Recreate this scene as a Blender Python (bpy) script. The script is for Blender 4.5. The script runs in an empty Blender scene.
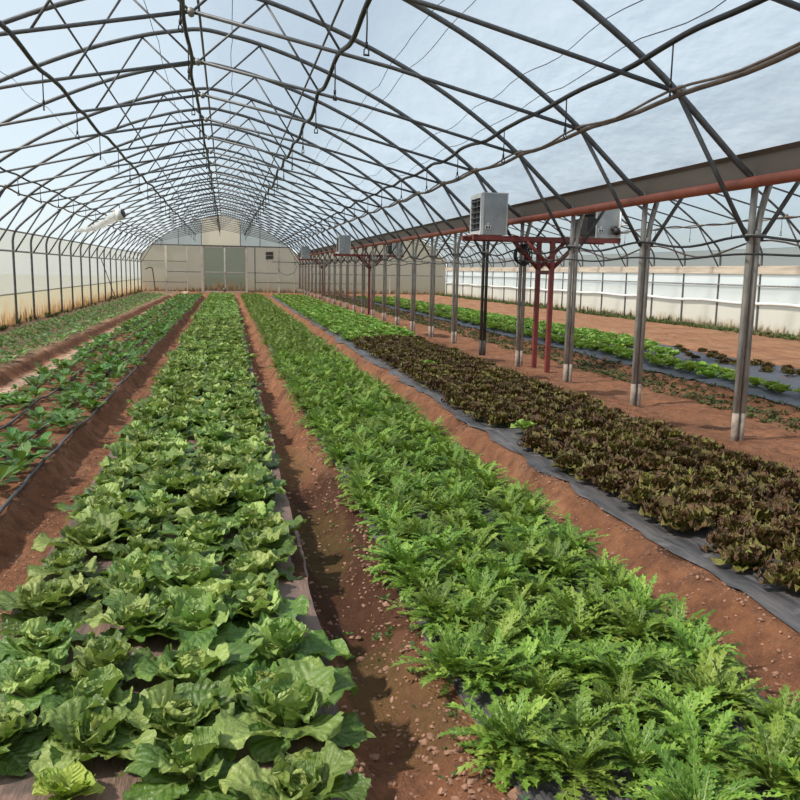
import bpy, math, random
import numpy as np
from mathutils import Vector, Matrix
random.seed(7); rng = np.random.default_rng(11)
C = bpy.context.scene.collection
PI = math.pi

# ------------------------------------------------------------------ place constants (metres)
XC, HW = -0.305, 4.96            # centre line and half width of the main bay
BAY = 9.92
XR = XC + HW                     # post row under the valley gutter
Y0, DY, NF = 6.69, 1.975, 26     # first arch in view, spacing
YE = 54.5                       # end wall
YB = -5.0                        # behind the camera
def FY(k): return Y0 + k * DY

# ------------------------------------------------------------------ helpers
def link(o, parent=None):
    C.objects.link(o)
    if parent is not None: o.parent = parent
    return o
def tag(o, label=None, cat=None, group=None, kind=None):
    if label: o['label'] = label
    if cat: o['category'] = cat
    if group: o['group'] = group
    if kind: o['kind'] = kind
    return o
def empty(name, loc=(0, 0, 0), rz=0.0):
    o = bpy.data.objects.new(name, None); o.location = loc; o.rotation_euler = (0, 0, rz)
    o.empty_display_size = .1
    return link(o)
class MB:
    def __init__(s): s.v = []; s.f = []; s.a = []
    def add(s, vs, fs, at=None):
        n = len(s.v); s.v.extend([tuple(p) for p in vs]); s.f.extend([tuple(i + n for i in f) for f in fs])
        if at is not None: s.a.extend(at)
    def box(s, x0, x1, y0, y1, z0, z1):
        s.add([(x0,y0,z0),(x1,y0,z0),(x1,y1,z0),(x0,y1,z0),(x0,y0,z1),(x1,y0,z1),(x1,y1,z1),(x0,y1,z1)],
              [(0,3,2,1),(4,5,6,7),(0,1,5,4),(1,2,6,5),(2,3,7,6),(3,0,4,7)])
    def tube(s, pts, r, n=8, cap=True):
        P = [Vector(p) for p in pts]; m = len(P)
        rs = r if isinstance(r, (list, tuple)) else [r] * m
        vs = []; prev = None
        for i in range(m):
            t = (P[min(i+1, m-1)] - P[max(i-1, 0)]).normalized()
            if prev is None:
                a = Vector((0,0,1)) if abs(t.z) < .9 else Vector((0,1,0))
                nrm = t.cross(a).normalized()
            else:
                nrm = (prev - t * prev.dot(t)).normalized()
            prev = nrm; b = t.cross(nrm)
            for k in range(n):
                q = 2*PI*k/n
                vs.append(P[i] + (nrm*math.cos(q) + b*math.sin(q)) * rs[i])
        fs = [(i*n+k, i*n+(k+1) % n, (i+1)*n+(k+1) % n, (i+1)*n+k) for i in range(m-1) for k in range(n)]
        if cap: fs += [tuple(range(n))[::-1], tuple(range((m-1)*n, m*n))]
        s.add(vs, fs)
    def mesh(s, name, mat, smooth=True):
        me = bpy.data.meshes.new(name); me.from_pydata([tuple(p) for p in s.v], [], s.f)
        if s.a:
            at = me.attributes.new('leaf', 'FLOAT_VECTOR', 'POINT')
            at.data.foreach_set('vector', np.array(s.a, dtype=np.float32).ravel())
        if mat: me.materials.append(mat)
        if smooth: me.polygons.foreach_set('use_smooth', [True]*len(me.polygons))
        me.update(); return me
    def build(s, name, mat, parent=None, smooth=True):
        return link(bpy.data.objects.new(name, s.mesh(name, mat, smooth)), parent)
def inst(name, me, parent=None, loc=(0,0,0), rz=0, sc=1.0):
    o = bpy.data.objects.new(name, me); o.location = loc; o.rotation_euler = (0,0,rz); o.scale = (sc,sc,sc)
    return link(o, parent)
def copy_tree(o, parent=None):
    c = o.copy(); C.objects.link(c)
    if parent is not None: c.parent = parent
    for ch in list(o.children): copy_tree(ch, c)
    return c
def catmull(pts, sub=5):
    P = [np.array(p, float) for p in pts]; out = []
    for i in range(len(P)-1):
        p0 = P[i-1] if i else 2*P[0]-P[1]; p1, p2 = P[i], P[i+1]; p3 = P[i+2] if i+2 < len(P) else 2*P[-1]-P[-2]
        for k in range(sub):
            t = k/sub
            out.append(.5*((2*p1)+(-p0+p2)*t+(2*p0-5*p1+4*p2-p3)*t*t+(-p0+3*p1-3*p2+p3)*t**3))
    out.append(P[-1]); return out
ORD = 'first second third fourth fifth sixth seventh eighth ninth tenth eleventh twelfth thirteenth fourteenth fifteenth sixteenth'.split()

# value noise for the soil relief
_tab = rng.random((256, 256))
def vnoise(x, y):
    xi = np.floor(x).astype(int); yi = np.floor(y).astype(int); fx = x-xi; fy = y-yi
    fx = fx*fx*(3-2*fx); fy = fy*fy*(3-2*fy)
    g = lambda a, b: _tab[a % 256, b % 256]
    return (g(xi,yi)*(1-fx)+g(xi+1,yi)*fx)*(1-fy)+(g(xi,yi+1)*(1-fx)+g(xi+1,yi+1)*fx)*fy - .5
def fbm(x, y, o=4):
    s = 0; a = 1.0
    for i in range(o): s = s + a*vnoise(x*2**i+17*i, y*2**i+31*i); a *= .5
    return s

# ------------------------------------------------------------------ materials
def mat(name):
    m = bpy.data.materials.new(name); m.use_nodes = True; nt = m.node_tree; nt.nodes.clear()
    out = nt.nodes.new('ShaderNodeOutputMaterial'); return m, nt, out
class N:
    def __init__(s, nt): s.nt = nt
    def n(s, t, **kw):
        x = s.nt.nodes.new(t)
        for k, v in kw.items(): setattr(x, k, v)
        return x
    def l(s, a, b): s.nt.links.new(a, b)
    def math(s, op, a, b=None, c=None, clamp=False):
        x = s.n('ShaderNodeMath', operation=op); x.use_clamp = clamp
        for i, v in enumerate((a, b, c)):
            if v is None: continue
            if isinstance(v, (int, float)): x.inputs[i].default_value = v
            else: s.l(v, x.inputs[i])
        return x.outputs[0]
    def mix(s, f, a, b, blend='MIX'):
        x = s.n('ShaderNodeMix', data_type='RGBA', blend_type=blend)
        for i, v in ((0, f), (6, a), (7, b)):
            if isinstance(v, (int, float)): x.inputs[i].default_value = v
            elif isinstance(v, tuple): x.inputs[i].default_value = (*v, 1)
            else: s.l(v, x.inputs[i])
        return x.outputs[2]
    def ramp(s, f, stops):
        x = s.n('ShaderNodeValToRGB'); e = x.color_ramp.elements
        while len(e) < len(stops): e.new(.5)
        for q, (p, c) in zip(e, stops): q.position = p; q.color = (*c, 1) if isinstance(c, tuple) else (c, c, c, 1)
        s.l(f, x.inputs[0]); return x.outputs[0]
    def noise(s, vec, scale, detail=4, rough=.55):
        x = s.n('ShaderNodeTexNoise'); x.inputs['Scale'].default_value = scale; x.inputs['Detail'].default_value = detail
        x.inputs['Roughness'].default_value = rough
        if vec is not None: s.l(vec, x.inputs['Vector'])
        return x.outputs['Fac']
    def bump(s, h, strength, dist):
        x = s.n('ShaderNodeBump'); x.inputs['Strength'].default_value = strength; x.inputs['Distance'].default_value = dist
        s.l(h, x.inputs['Height']); return x.outputs[0]
    def pos(s): return s.n('ShaderNodeNewGeometry').outputs['Position']
    def obj(s): return s.n('ShaderNodeTexCoord').outputs['Object']
    def scale(s, v, xyz):
        x = s.n('ShaderNodeVectorMath', operation='MULTIPLY'); s.l(v, x.inputs[0]); x.inputs[1].default_value = xyz; return x.outputs[0]
    def principled(s, col, rough=.6, metal=0.0, normal=None):
        x = s.n('ShaderNodeBsdfPrincipled')
        if isinstance(col, tuple): x.inputs['Base Color'].default_value = (*col, 1)
        else: s.l(col, x.inputs['Base Color'])
        if isinstance(rough, (int, float)): x.inputs['Roughness'].default_value = rough
        else: s.l(rough, x.inputs['Roughness'])
        x.inputs['Metallic'].default_value = metal
        if normal is not None: s.l(normal, x.inputs['Normal'])
        return x

def simple(name, col, rough=.6, metal=0.0, var=.25, scale=9, stretch=(1,1,1), col2=None):
    m, nt, out = mat(name); g = N(nt)
    f = g.noise(g.scale(g.pos(), stretch), scale, 5)
    dark = col2 or tuple(c*(1-var) for c in col)
    c = g.ramp(f, [(.35, dark), (.65, col)])
    p = g.principled(c, rough, metal, g.bump(f, .15, .01)); g.l(p.outputs[0], out.inputs[0]); return m

M = {}
M['tube'] = simple('arch_steel', (.125,.128,.132), .5, .3, .35, 14)
M['galv'] = simple('galvanised_steel', (.36,.345,.315), .5, .12, .42, 16, (1,1,.35))
M['rust_galv'] = simple('muddy_steel', (.36,.29,.235), .8, .1, .5, 12)
M['blackpost'] = simple('blackened_steel', (.05,.047,.045), .6, .2, .4, 12)
M['redpipe'] = simple('red_oxide_pipe', (.40,.105,.058), .55, .0, .3, 5)
M['redstand'] = simple('dark_red_paint', (.20,.035,.030), .5, .0, .35, 8)
M['gutter'] = simple('weathered_gutter_steel', (.20,.165,.14), .6, .15, .25, 3, (1,.3,1))
M['hose'] = simple('black_polythene_hose', (.018,.018,.019), .5, 0, .3, 20)
M['brownhose'] = simple('brown_weathered_pipe', (.21,.155,.125), .6, .0, .45, 6)
M['wire'] = simple('dark_wire', (.05,.05,.05), .5, .3, .2)
M['white'] = simple('white_plastic', (.72,.73,.72), .45, 0, .12, 6)
M['frame'] = simple('pale_painted_frame', (.58,.53,.45), .6, 0, .25, 6)
M['darkframe'] = simple('dark_frame_steel', (.14,.13,.12), .6, .2, .3, 6)
M['batten'] = simple('cream_timber_batten', (.56,.49,.40), .7, 0, .3, 4, (1,.2,3))
M['cabinet'] = simple('grey_sheet_metal', (.34,.36,.37), .38, .45, .18, 7)
M['cabinetrim'] = simple('pale_sheet_metal', (.55,.56,.55), .4, .35, .15, 7)
M['louvre'] = simple('dark_louvre', (.06,.062,.065), .5, .3, .3)
M['black'] = simple('black_plastic', (.012,.012,.013), .6, 0, .2)
M['drip'] = simple('grey_drip_hose', (.085,.082,.085), .5, 0, .4, 20)

def film_mat(name, col, transp=.28, stain=None, wr=.25, diff=.22, scol=(.30,.20,.09), dusty=False):
    m, nt, out = mat(name); g = N(nt); p = g.pos()
    f = g.noise(g.scale(p, (.5,.5,.5)), 1.6, 4)
    c = g.ramp(f, [(.3, tuple(x*.96 for x in col)), (.7, col)])
    tr = None
    if stain:
        sep = g.n('ShaderNodeSeparateXYZ'); g.l(p, sep.inputs[0]); z = sep.outputs[2]
        n1 = g.noise(g.scale(p, (1.1,1.1,.55)), 2.2, 5, .65)
        n2 = g.noise(g.scale(p, (2.,2.,.8)), 3.1, 4, .6)
        lo = g.math('SUBTRACT', stain, z)                       # height below the top of the dirt line
        a = g.math('MULTIPLY', g.math('ADD', g.math('DIVIDE', lo, stain), g.math('MULTIPLY', g.math('SUBTRACT', n1, .55), 2.2)), 1.0, clamp=True)
        c = g.mix(g.math('MULTIPLY', a, .9), c, scol)
        b = g.math('MULTIPLY', g.math('SUBTRACT', g.math('ADD', g.math('MULTIPLY', g.math('DIVIDE', lo, stain), .7), g.math('MULTIPLY', n2, 1.7)), 1.20), 3.5, clamp=True)
        c = g.mix(g.math('MULTIPLY', b, .92), c, tuple(q*.33 for q in scol))
        tr = g.math('MULTIPLY', g.math('SUBTRACT', 1.0, a, clamp=True), transp)
    wv = g.noise(g.scale(p, (1.6,.8,1.6)), 1.1, 4, .5)
    nb = g.bump(wv, wr, .12)
    t = g.n('ShaderNodeBsdfTranslucent'); g.l(c, t.inputs[0]); g.l(nb, t.inputs['Normal'])
    d = g.principled(c, .45, 0, nb)
    mx = g.n('ShaderNodeMixShader'); mx.inputs[0].default_value = diff; g.l(t.outputs[0], mx.inputs[1]); g.l(d.outputs[0], mx.inputs[2])
    x = g.n('ShaderNodeBsdfTransparent')
    m2 = g.n('ShaderNodeMixShader')
    if dusty:  # post-side slope coloured paler and less see-through
        sp = g.n('ShaderNodeSeparateXYZ'); g.l(p, sp.inputs[0])
        k1 = g.math('MULTIPLY', g.math('SUBTRACT', sp.outputs[0], 1.6), .55, clamp=True)
        k2 = g.math('MULTIPLY', g.math('SUBTRACT', XR+.02, sp.outputs[0]), 50.0, clamp=True)
        kk = g.math('MULTIPLY', k1, k2)
        tr = g.math('SUBTRACT', transp, g.math('MULTIPLY', kk, transp-.05))
        c2 = g.mix(kk, c, (.56,.625,.665)); g.l(c2, t.inputs[0]); g.l(c2, d.inputs['Base Color'])
    if tr is not None: g.l(tr, m2.inputs[0])
    else: m2.inputs[0].default_value = transp
    g.l(mx.outputs[0], m2.inputs[1]); g.l(x.outputs[0], m2.inputs[2]); g.l(m2.outputs[0], out.inputs[0]); return m
M['film'] = film_mat('roof_film', (.19,.215,.235), .38, None, .2, dusty=True)
M['wallfilm'] = film_mat('side_wall_film', (.205,.21,.195), .20, None, .15)
M['skirtfilm'] = film_mat('stained_skirt_film', (.215,.20,.145), .10, .62, .15, .22, (.22,.13,.05))
M['paleskirt'] = film_mat('pale_skirt_film', (.80,.76,.66), .06, .34, .15, .55, (.50,.38,.20))
M['clearpanel'] = film_mat('ribbed_side_panel', (.84,.88,.86), .15, None, .1, .5)
M['endfilm'] = film_mat('beige_end_film', (.40,.335,.245), .05, .40, .1, .3, (.46,.27,.12))
M['gablefilm'] = film_mat('cream_gable_film', (.64,.53,.39), .06, None, .1, .3)
M['doorfilm'] = film_mat('green_tinted_door_sheet', (.19,.195,.13), .04, .75, .25, .3, (.42,.21,.09))
M['frontfilm'] = film_mat('front_film', (.75,.76,.74), .15)

M['sleeve'] = film_mat('crumpled_sleeve_film', (.80,.79,.75), .25, None, .4, .35)

def soil_mat():
    m, nt, out = mat('red_brown_soil'); g = N(nt); p = g.pos()
    n1 = g.noise(p, 1.3, 6, .6); n2 = g.noise(p, 9, 8, .7); n3 = g.noise(p, 55, 5, .7)
    c = g.ramp(n1, [(.3, (.27,.115,.056)), (.55, (.37,.168,.086)), (.75, (.46,.245,.140))])
    c = g.mix(g.ramp(n2, [(.35, 1.0), (.6, 0.0)]), c, (.18,.082,.050))
    c = g.mix(g.math('MULTIPLY', g.ramp(n3, [(.58, 0.0), (.75, 1.0)]), .6), c, (.55,.36,.26))
    sep = g.n('ShaderNodeSeparateXYZ'); g.l(p, sep.inputs[0]); X, Y, Z = sep.outputs
    def blob(cx, cy, rx, ry, amp=1.0, soft=2.2, nz=1.1):
        a = g.math('POWER', g.math('DIVIDE', g.math('SUBTRACT', X, cx), rx), 2.0)
        b = g.math('POWER', g.math('DIVIDE', g.math('SUBTRACT', Y, cy), ry), 2.0)
        d = g.math('SUBTRACT', 1.0, g.math('ADD', a, b))
        d = g.math('ADD', d, g.math('MULTIPLY', g.math('SUBTRACT', n2, .5), nz*2))
        return g.math('MULTIPLY', g.math('MULTIPLY', d, soft, clamp=True), amp)
    # darker soil patches in the path and along the post row; moss in the path
    dark_patch = blob(.52, 4.15, .40, 1.55, .85)
    for (cx, cy, rx, ry) in [(4.45,7.55,.30,.16),(4.86,7.35,.22,.12),(4.75,9.75,.42,.22),(4.85,6.85,.14,.07),(4.5,13.6,.3,.3),(4.2,16.5,.3,.5),(4.4,11.2,.22,.25),(2.22,3.62,.09,.13),(4.9,19.,.3,.8)]:  # the patch by the first post is that post's shadow, painted in
        dark_patch = g.math('MAXIMUM', dark_patch, blob(cx, cy, rx, ry, .85, 2.5, .9))
    c = g.mix(dark_patch, c, g.mix(n2, (.050,.022,.012), (.10,.045,.026)))
    moss = blob(.50, 2.72, .16, .38, .42, 1.5, 1.6)
    for (cx, cy, rx, ry) in [(.45,6.2,.16,.75),(.62,2.35,.12,.28),(.45,4.3,.2,.7),(.4,8.,.14,.8)]:
        moss = g.math('MAXIMUM', moss, blob(cx, cy, rx, ry, .38, 1.5, 1.6))
    c = g.mix(moss, c, (.145,.120,.035))
    # dry pale strip between the two low beds, greener weeds further right
    dry = g.math('MULTIPLY', g.math('SUBTRACT', .22, g.math('ABSOLUTE', g.math('SUBTRACT', X, -2.55))), 7.0, clamp=True)
    c = g.mix(g.math('MULTIPLY', dry, .85), c, (.70,.48,.36))
    wb = g.math('MULTIPLY', g.math('MULTIPLY', g.math('SUBTRACT', -2.86, X), 8.0, clamp=True), g.ramp(n2, [(.4,.2),(.6,.8)]))
    c = g.mix(wb, c, (.50,.36,.24))
    fr = g.math('MULTIPLY', g.math('SUBTRACT', X, 9.2), 2.0, clamp=True)
    str_ = g.noise(g.scale(p, (3.5,.25,1)), 2.0, 4)
    c = g.mix(g.math('MULTIPLY', fr, .55), c, g.mix(g.ramp(str_, [(.4,0.0),(.6,1.0)]), (.52,.30,.17), (.36,.18,.10)))
    h = g.math('ADD', g.math('MULTIPLY', n2, .6), g.math('MULTIPLY', n3, .4))
    pr = g.principled(c, .92, 0, g.bump(h, 1.0, .085)); pr.inputs['Specular IOR Level'].default_value = .15
    g.l(pr.outputs[0], out.inputs[0]); return m
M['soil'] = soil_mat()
M['clod'] = simple('soil_clod', (.37,.20,.13), .95, 0, .55, 25)
M['terrain'] = simple('outside_ground', (.20,.19,.12), .95, 0, .3, 1)

def mulch_mat(name, col, dust, amt, rough=.45):
    m, nt, out = mat(name); g = N(nt); p = g.pos()
    n = g.noise(g.scale(p, (6,.7,1)), 3, 6, .65); n2 = g.noise(p, 7, 5)
    f = g.math('MULTIPLY', g.ramp(n, [(.35,0.0),(.7,1.0)]), amt)
    f = g.math('MAXIMUM', f, g.math('MULTIPLY', g.ramp(n2, [(.52,0.0),(.66,1.0)]), amt))
    c = g.mix(f, col, dust)
    pr = g.principled(c, g.math('ADD', g.math('MULTIPLY', f, .4), rough), 0, g.bump(n, .6, .03)); g.l(pr.outputs[0], out.inputs[0]); return m
M['mulch_brown'] = mulch_mat('dusty_mulch', (.10,.073,.062), (.24,.145,.105), .9)
M['mulch_black'] = mulch_mat('black_mulch', (.045,.046,.052), (.17,.15,.14), .75, .35)
M['mulch_blue'] = mulch_mat('blue_black_mulch', (.033,.040,.055), (.16,.15,.16), .5, .45)

def leaf_mat(name, stops, rib, transl=.3, rough=.42, tintdark=(.02,.06,.012), tintlight=None, tl=.4, vein=.5):
    """stops: colour from the leaf's base to its tip; tint is a value of the leaf's own."""
    m, nt, out = mat(name); g = N(nt)
    a = g.n('ShaderNodeAttribute'); a.attribute_name = 'leaf'
    sep = g.n('ShaderNodeSeparateXYZ'); g.l(a.outputs['Vector'], sep.inputs[0]); u, v, t = sep.outputs
    oi = g.n('ShaderNodeObjectInfo')
    pn = g.noise(g.pos(), 14, 3)
    uu = g.math('ADD', u, g.math('MULTIPLY', g.math('SUBTRACT', pn, .5), .5))
    c = g.ramp(uu, stops)
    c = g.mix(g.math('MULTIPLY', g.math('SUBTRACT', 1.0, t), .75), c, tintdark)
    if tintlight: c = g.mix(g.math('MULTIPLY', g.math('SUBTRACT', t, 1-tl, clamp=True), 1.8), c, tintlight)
    hs = g.n('ShaderNodeHueSaturation'); g.l(c, hs.inputs['Color'])
    g.l(g.math('ADD', .8, g.math('MULTIPLY', oi.outputs['Random'], .4)), hs.inputs['Value'])
    g.l(g.math('ADD', .485, g.math('MULTIPLY', oi.outputs['Random'], .03)), hs.inputs['Hue']); c = hs.outputs[0]
    av = g.math('ABSOLUTE', v)
    ribf = g.math('MULTIPLY', g.math('SUBTRACT', .10, av), 12.0, clamp=True)
    ribf = g.math('MULTIPLY', ribf, g.math('SUBTRACT', 1.05, u, clamp=True))
    w = g.math('SINE', g.math('MULTIPLY', g.math('SUBTRACT', u, g.math('MULTIPLY', av, .35)), 42.0))
    vf = g.math('MULTIPLY', g.math('SUBTRACT', w, .72), 2.2, clamp=True)
    c = g.mix(g.math('MULTIPLY', g.math('MAXIMUM', ribf, g.math('MULTIPLY', vf, .35)), vein), c, rib)
    nb = g.bump(g.math('ADD', g.math('MULTIPLY', w, .35), g.math('MULTIPLY', g.noise(g.pos(), 60, 3), 2.0)), .55, .008)
    pr = g.principled(c, rough, 0, nb); pr.inputs['Specular IOR Level'].default_value = .4
    tr = g.n('ShaderNodeBsdfTranslucent'); g.l(g.mix(.5, c, (.30,.42,.04), 'MIX'), tr.inputs[0]) if transl > .2 else g.l(c, tr.inputs[0])
    mx = g.n('ShaderNodeMixShader'); mx.inputs[0].default_value = transl
    g.l(pr.outputs[0], mx.inputs[1]); g.l(tr.outputs[0], mx.inputs[2]); g.l(mx.outputs[0], out.inputs[0]); return m
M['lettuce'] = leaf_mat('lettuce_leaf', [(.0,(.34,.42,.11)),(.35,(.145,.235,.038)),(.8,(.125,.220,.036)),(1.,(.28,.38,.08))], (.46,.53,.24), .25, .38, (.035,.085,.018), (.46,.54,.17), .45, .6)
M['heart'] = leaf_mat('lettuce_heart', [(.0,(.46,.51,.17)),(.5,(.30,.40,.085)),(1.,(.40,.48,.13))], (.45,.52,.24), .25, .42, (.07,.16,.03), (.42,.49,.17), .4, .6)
M['mizuna'] = leaf_mat('mizuna_leaf', [(.0,(.42,.50,.16)),(.3,(.185,.31,.035)),(1.,(.20,.335,.038))], (.36,.44,.14), .25, .42, (.030,.080,.010), (.33,.44,.08), .35, .8)
M['redleaf'] = leaf_mat('red_lettuce_leaf', [(.0,(.25,.31,.05)),(.55,(.20,.20,.035)),(.82,(.155,.095,.028)),(1.,(.115,.052,.024))], (.19,.18,.05), .15, .5, (.045,.022,.011), (.20,.22,.045), .3, .4)
M['paleleaf'] = leaf_mat('pale_lettuce_leaf', [(.0,(.36,.46,.14)),(.4,(.19,.36,.055)),(1.,(.24,.42,.075))], (.4,.5,.2), .28, .42, (.06,.17,.025), (.38,.50,.12), .35, .4)
M['limeleaf'] = leaf_mat('lime_lettuce_leaf', [(.0,(.45,.55,.13)),(.4,(.38,.56,.07)),(1.,(.46,.62,.09))], (.45,.55,.2), .28, .42, (.12,.25,.03), (.48,.58,.12), .35, .4)
M['seedling'] = leaf_mat('seedling_leaf', [(.0,(.26,.34,.12)),(.3,(.075,.20,.040)),(1.,(.10,.24,.05))], (.26,.36,.14), .22, .42, (.022,.075,.018), (.22,.36,.08), .3, .5)
M['smallseed'] = leaf_mat('small_seedling_leaf', [(.0,(.34,.42,.18)),(.3,(.17,.31,.09)),(1.,(.25,.40,.14))], (.3,.4,.2), .22, .45, (.05,.12,.035), (.32,.42,.18), .4, .4)
M['weed'] = leaf_mat('weed_leaf', [(.0,(.16,.18,.06)),(1.,(.10,.15,.035))], (.2,.25,.1), .2, .6, (.03,.05,.015), None)

# ------------------------------------------------------------------ ground
BEDS = [(-.86,.33,.13,.09),(.64,1.76,.12,.10),(2.16,4.02,.11,.12),(-2.28,-1.26,.125,.14),(-4.25,-2.92,.13,.18),(6.25,8.95,.07,.12),(9.75,13.2,.06,.25)]
def ground_z(x, y):
    x = np.asarray(x, float); y = np.asarray(y, float)
    wob = .035*fbm(x*0+3.3, y*.9, 3)
    z = np.zeros_like(x)
    for (a, b, h, s) in BEDS:
        t = np.minimum((x+wob-(a-s))/s, ((b+s)-x-wob)/s); t = np.clip(t, 0, 1); z = np.maximum(z, h*t*t*(3-2*t))
    z = z*np.clip((44.2-y)/.7, 0, 1)
    return z + .045*fbm(x*1.7, y*1.7, 3)*.7 + .030*fbm(x*7, y*7, 3)*np.where(z > .1, .4, 1.0) + .022*fbm(x*17, y*17, 3)*np.where((z > .1), .5, 1.)
def gz(x, y): return float(ground_z(np.array([x]), np.array([y]))[0])
xs = np.concatenate([np.arange(-6.2,-3,.09), np.arange(-3,4.6,.034), np.arange(4.6,15.6,.1)])
ys = [-5.5,-3,-1,0,.8]; y = 1.2
while y < 55: ys.append(y); y += .018+.0085*y
ys = np.array(ys+[55.2])
GX, GY = np.meshgrid(xs, ys); GZ = ground_z(GX, GY)
nx, ny = len(xs), len(ys)
me = bpy.data.meshes.new('floor')
me.from_pydata(np.stack([GX.ravel(),GY.ravel(),GZ.ravel()],1).tolist(), [],
               [(j*nx+i, j*nx+i+1, (j+1)*nx+i+1, (j+1)*nx+i) for j in range(ny-1) for i in range(nx-1)])
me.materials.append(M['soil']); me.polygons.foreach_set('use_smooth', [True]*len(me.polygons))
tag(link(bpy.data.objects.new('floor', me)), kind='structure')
b = MB(); b.add([(-90,-70,-.12),(110,-70,-.12),(110,150,-.12),(-90,150,-.12)], [(0,1,2,3)])
tag(b.build('terrain', M['terrain']), kind='structure')

def drape(name, x0, x1, y0, y1, m, label, off=.012, nxs=14, wave=.03):
    yy = [y0]
    while yy[-1] < y1: yy.append(yy[-1]+.05+.012*abs(yy[-1]))
    yy = np.array(yy); u = np.linspace(0, 1, nxs)
    L = x0 + wave*1.6*fbm(yy*0+x0, yy*2.2, 4); R_ = x1 + wave*1.6*fbm(yy*0+x1+9, yy*2.2, 4)
    X = L[:,None]*(1-u)+R_[:,None]*u; Y = np.repeat(yy[:,None], nxs, 1)
    Z = ground_z(X, Y)+off+.006*fbm(X*6, Y*1.2, 3)
    bb = MB(); bb.add(np.stack([X.ravel(),Y.ravel(),Z.ravel()],1).tolist(),
                      [(j*nxs+i, j*nxs+i+1, (j+1)*nxs+i+1, (j+1)*nxs+i) for j in range(len(yy)-1) for i in range(nxs-1)])
    return tag(bb.build(name, m), label, 'mulch sheet', 'plastic mulch sheets over the beds')
drape('mulch_sheet', -.85, .34, .9, 43.5, M['mulch_brown'], 'dusty brown plastic mulch sheet under the rows of broad lettuces')
drape('mulch_sheet', .72, 1.72, .9, 43.5, M['mulch_black'], 'dark plastic mulch sheet almost hidden under the feathery mizuna')
drape('mulch_sheet', 2.17, 3.86, 1.2, 43.5, M['mulch_black'], 'black plastic mulch sheet showing its edge under the red lettuces', .012, 16, .085)
drape('mulch_sheet', 6.30, 8.90, 3.0, 43.5, M['mulch_blue'], 'blue-black plastic mulch sheet beyond the posts under lime green lettuces', .015, 20)

# clods of soil along the paths: far too many to count
ico_v, ico_f = [], []
t_ = (1+5**.5)/2
ico_v = [Vector(p).normalized() for p in [(-1,t_,0),(1,t_,0),(-1,-t_,0),(1,-t_,0),(0,-1,t_),(0,1,t_),(0,-1,-t_),(0,1,-t_),(t_,0,-1),(t_,0,1),(-t_,0,-1),(-t_,0,1)]]
ico_f = [(0,11,5),(0,5,1),(0,1,7),(0,7,10),(0,10,11),(1,5,9),(5,11,4),(11,10,2),(10,7,6),(7,1,8),(3,9,4),(3,4,2),(3,2,6),(3,6,8),(3,8,9),(4,9,5),(2,4,11),(6,2,10),(8,6,7),(9,8,1)]
b = MB()
def clod(x, y, r):
    z = gz(x, y); q = [random.uniform(.6, 1.3) for _ in range(12)]
    sx, sy, sz = random.uniform(.8,1.5), random.uniform(.8,1.4), random.uniform(.5,.9)
    b.add([(x+v.x*r*k*sx, y+v.y*r*k*sy, z+r*.15+v.z*r*k*sz) for v, k in zip(ico_v, q)], ico_f)
for i in range(9000):
    lane = random.random()
    yv = 1.5+14*random.random()**2.0
    if lane < .38: xv = random.uniform(.55,.86) if random.random() < .7 else random.uniform(.3,.6)
    elif lane < .62: xv = random.uniform(1.78,2.25)
    elif lane < .80: xv = random.uniform(-1.32,-.84)
    elif lane < .9: xv = random.uniform(3.95,6.2); yv += 3
    else: xv = random.uniform(-2.9,-2.3); yv += 5
    clod(xv, yv, random.uniform(.003,.009)*(1.6 if random.random() < .12 else 1)*(2.0 if lane<.38 and random.random() < .04 else 1))
tag(b.build('soil_clods', M['clod'], None, False), 'loose crumbs and clods of dry red soil along the paths', 'soil', kind='stuff')

# ------------------------------------------------------------------ frame of the house
HALF = [(0,4.85),(.42,4.79),(.8,4.71),(1.4,4.53),(2.0,4.30),(2.7,3.98),(3.3,3.64),(3.95,3.19),(4.45,2.76),(4.72,2.52)]
LEG = HALF + [(4.88,2.34),(4.95,2.14),(4.96,1.9),(4.96,1.0),(4.96,-.1)]
GUT = HALF + [(4.86,2.41),(4.915,2.34)]
def prof(side_l, side_r):
    l = [(-x, z) for x, z in side_l[::-1]]; return catmull(l[:-1]+[(0,4.85)]+side_r[1:], 4)
bowA = prof(LEG, GUT); bowB = [(-x, z) for x, z in bowA]
def tubemesh(name, pts2, r, m, n=8):
    b = MB(); b.tube([(x, 0, z) for x, z in pts2], r, n); return b.mesh(name, m)
ARC = {}
ARC['bowA'] = tubemesh('bow', bowA, .030, M['tube'], 8); ARC['bowB'] = tubemesh('bow', bowB, .030, M['tube'], 8)
ARC['chl'] = tubemesh('chord', [(-4.13,3.06),(-2.0,3.57),(0,3.96)], .021, M['tube'], 6)
ARC['chr'] = tubemesh('chord', [(4.13,3.06),(2.0,3.57),(0,3.96)], .021, M['tube'], 6)
for s in (-1, 1):
    ARC['w1',s] = tubemesh('web_strut', [(0,3.95),(.81*s,4.68)], .014, M['tube'], 6)
    ARC['w2',s] = tubemesh('web_strut', [(.81*s,4.68),(1.47*s,3.68)], .014, M['tube'], 6)
    ARC['br',s] = tubemesh('haunch_brace', [(4.12*s,3.05),(4.90*s,1.84)], .021, M['tube'], 6)
    b = MB(); b.tube([(s*4.08-.0,-.045,3.1),(s*4.16,-.045,3.06)], .018, 6); b.tube([(s*4.12,-.05,3.08),(s*4.12,.05,3.08)], .04, 8)
    ARC['cl',s] = b.mesh('clamp', M['galv'])
b = MB(); b.tube([(0,-.05,3.95),(0,.05,3.95)], .035, 8); ARC['clr'] = b.mesh('clamp', M['galv'])
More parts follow.
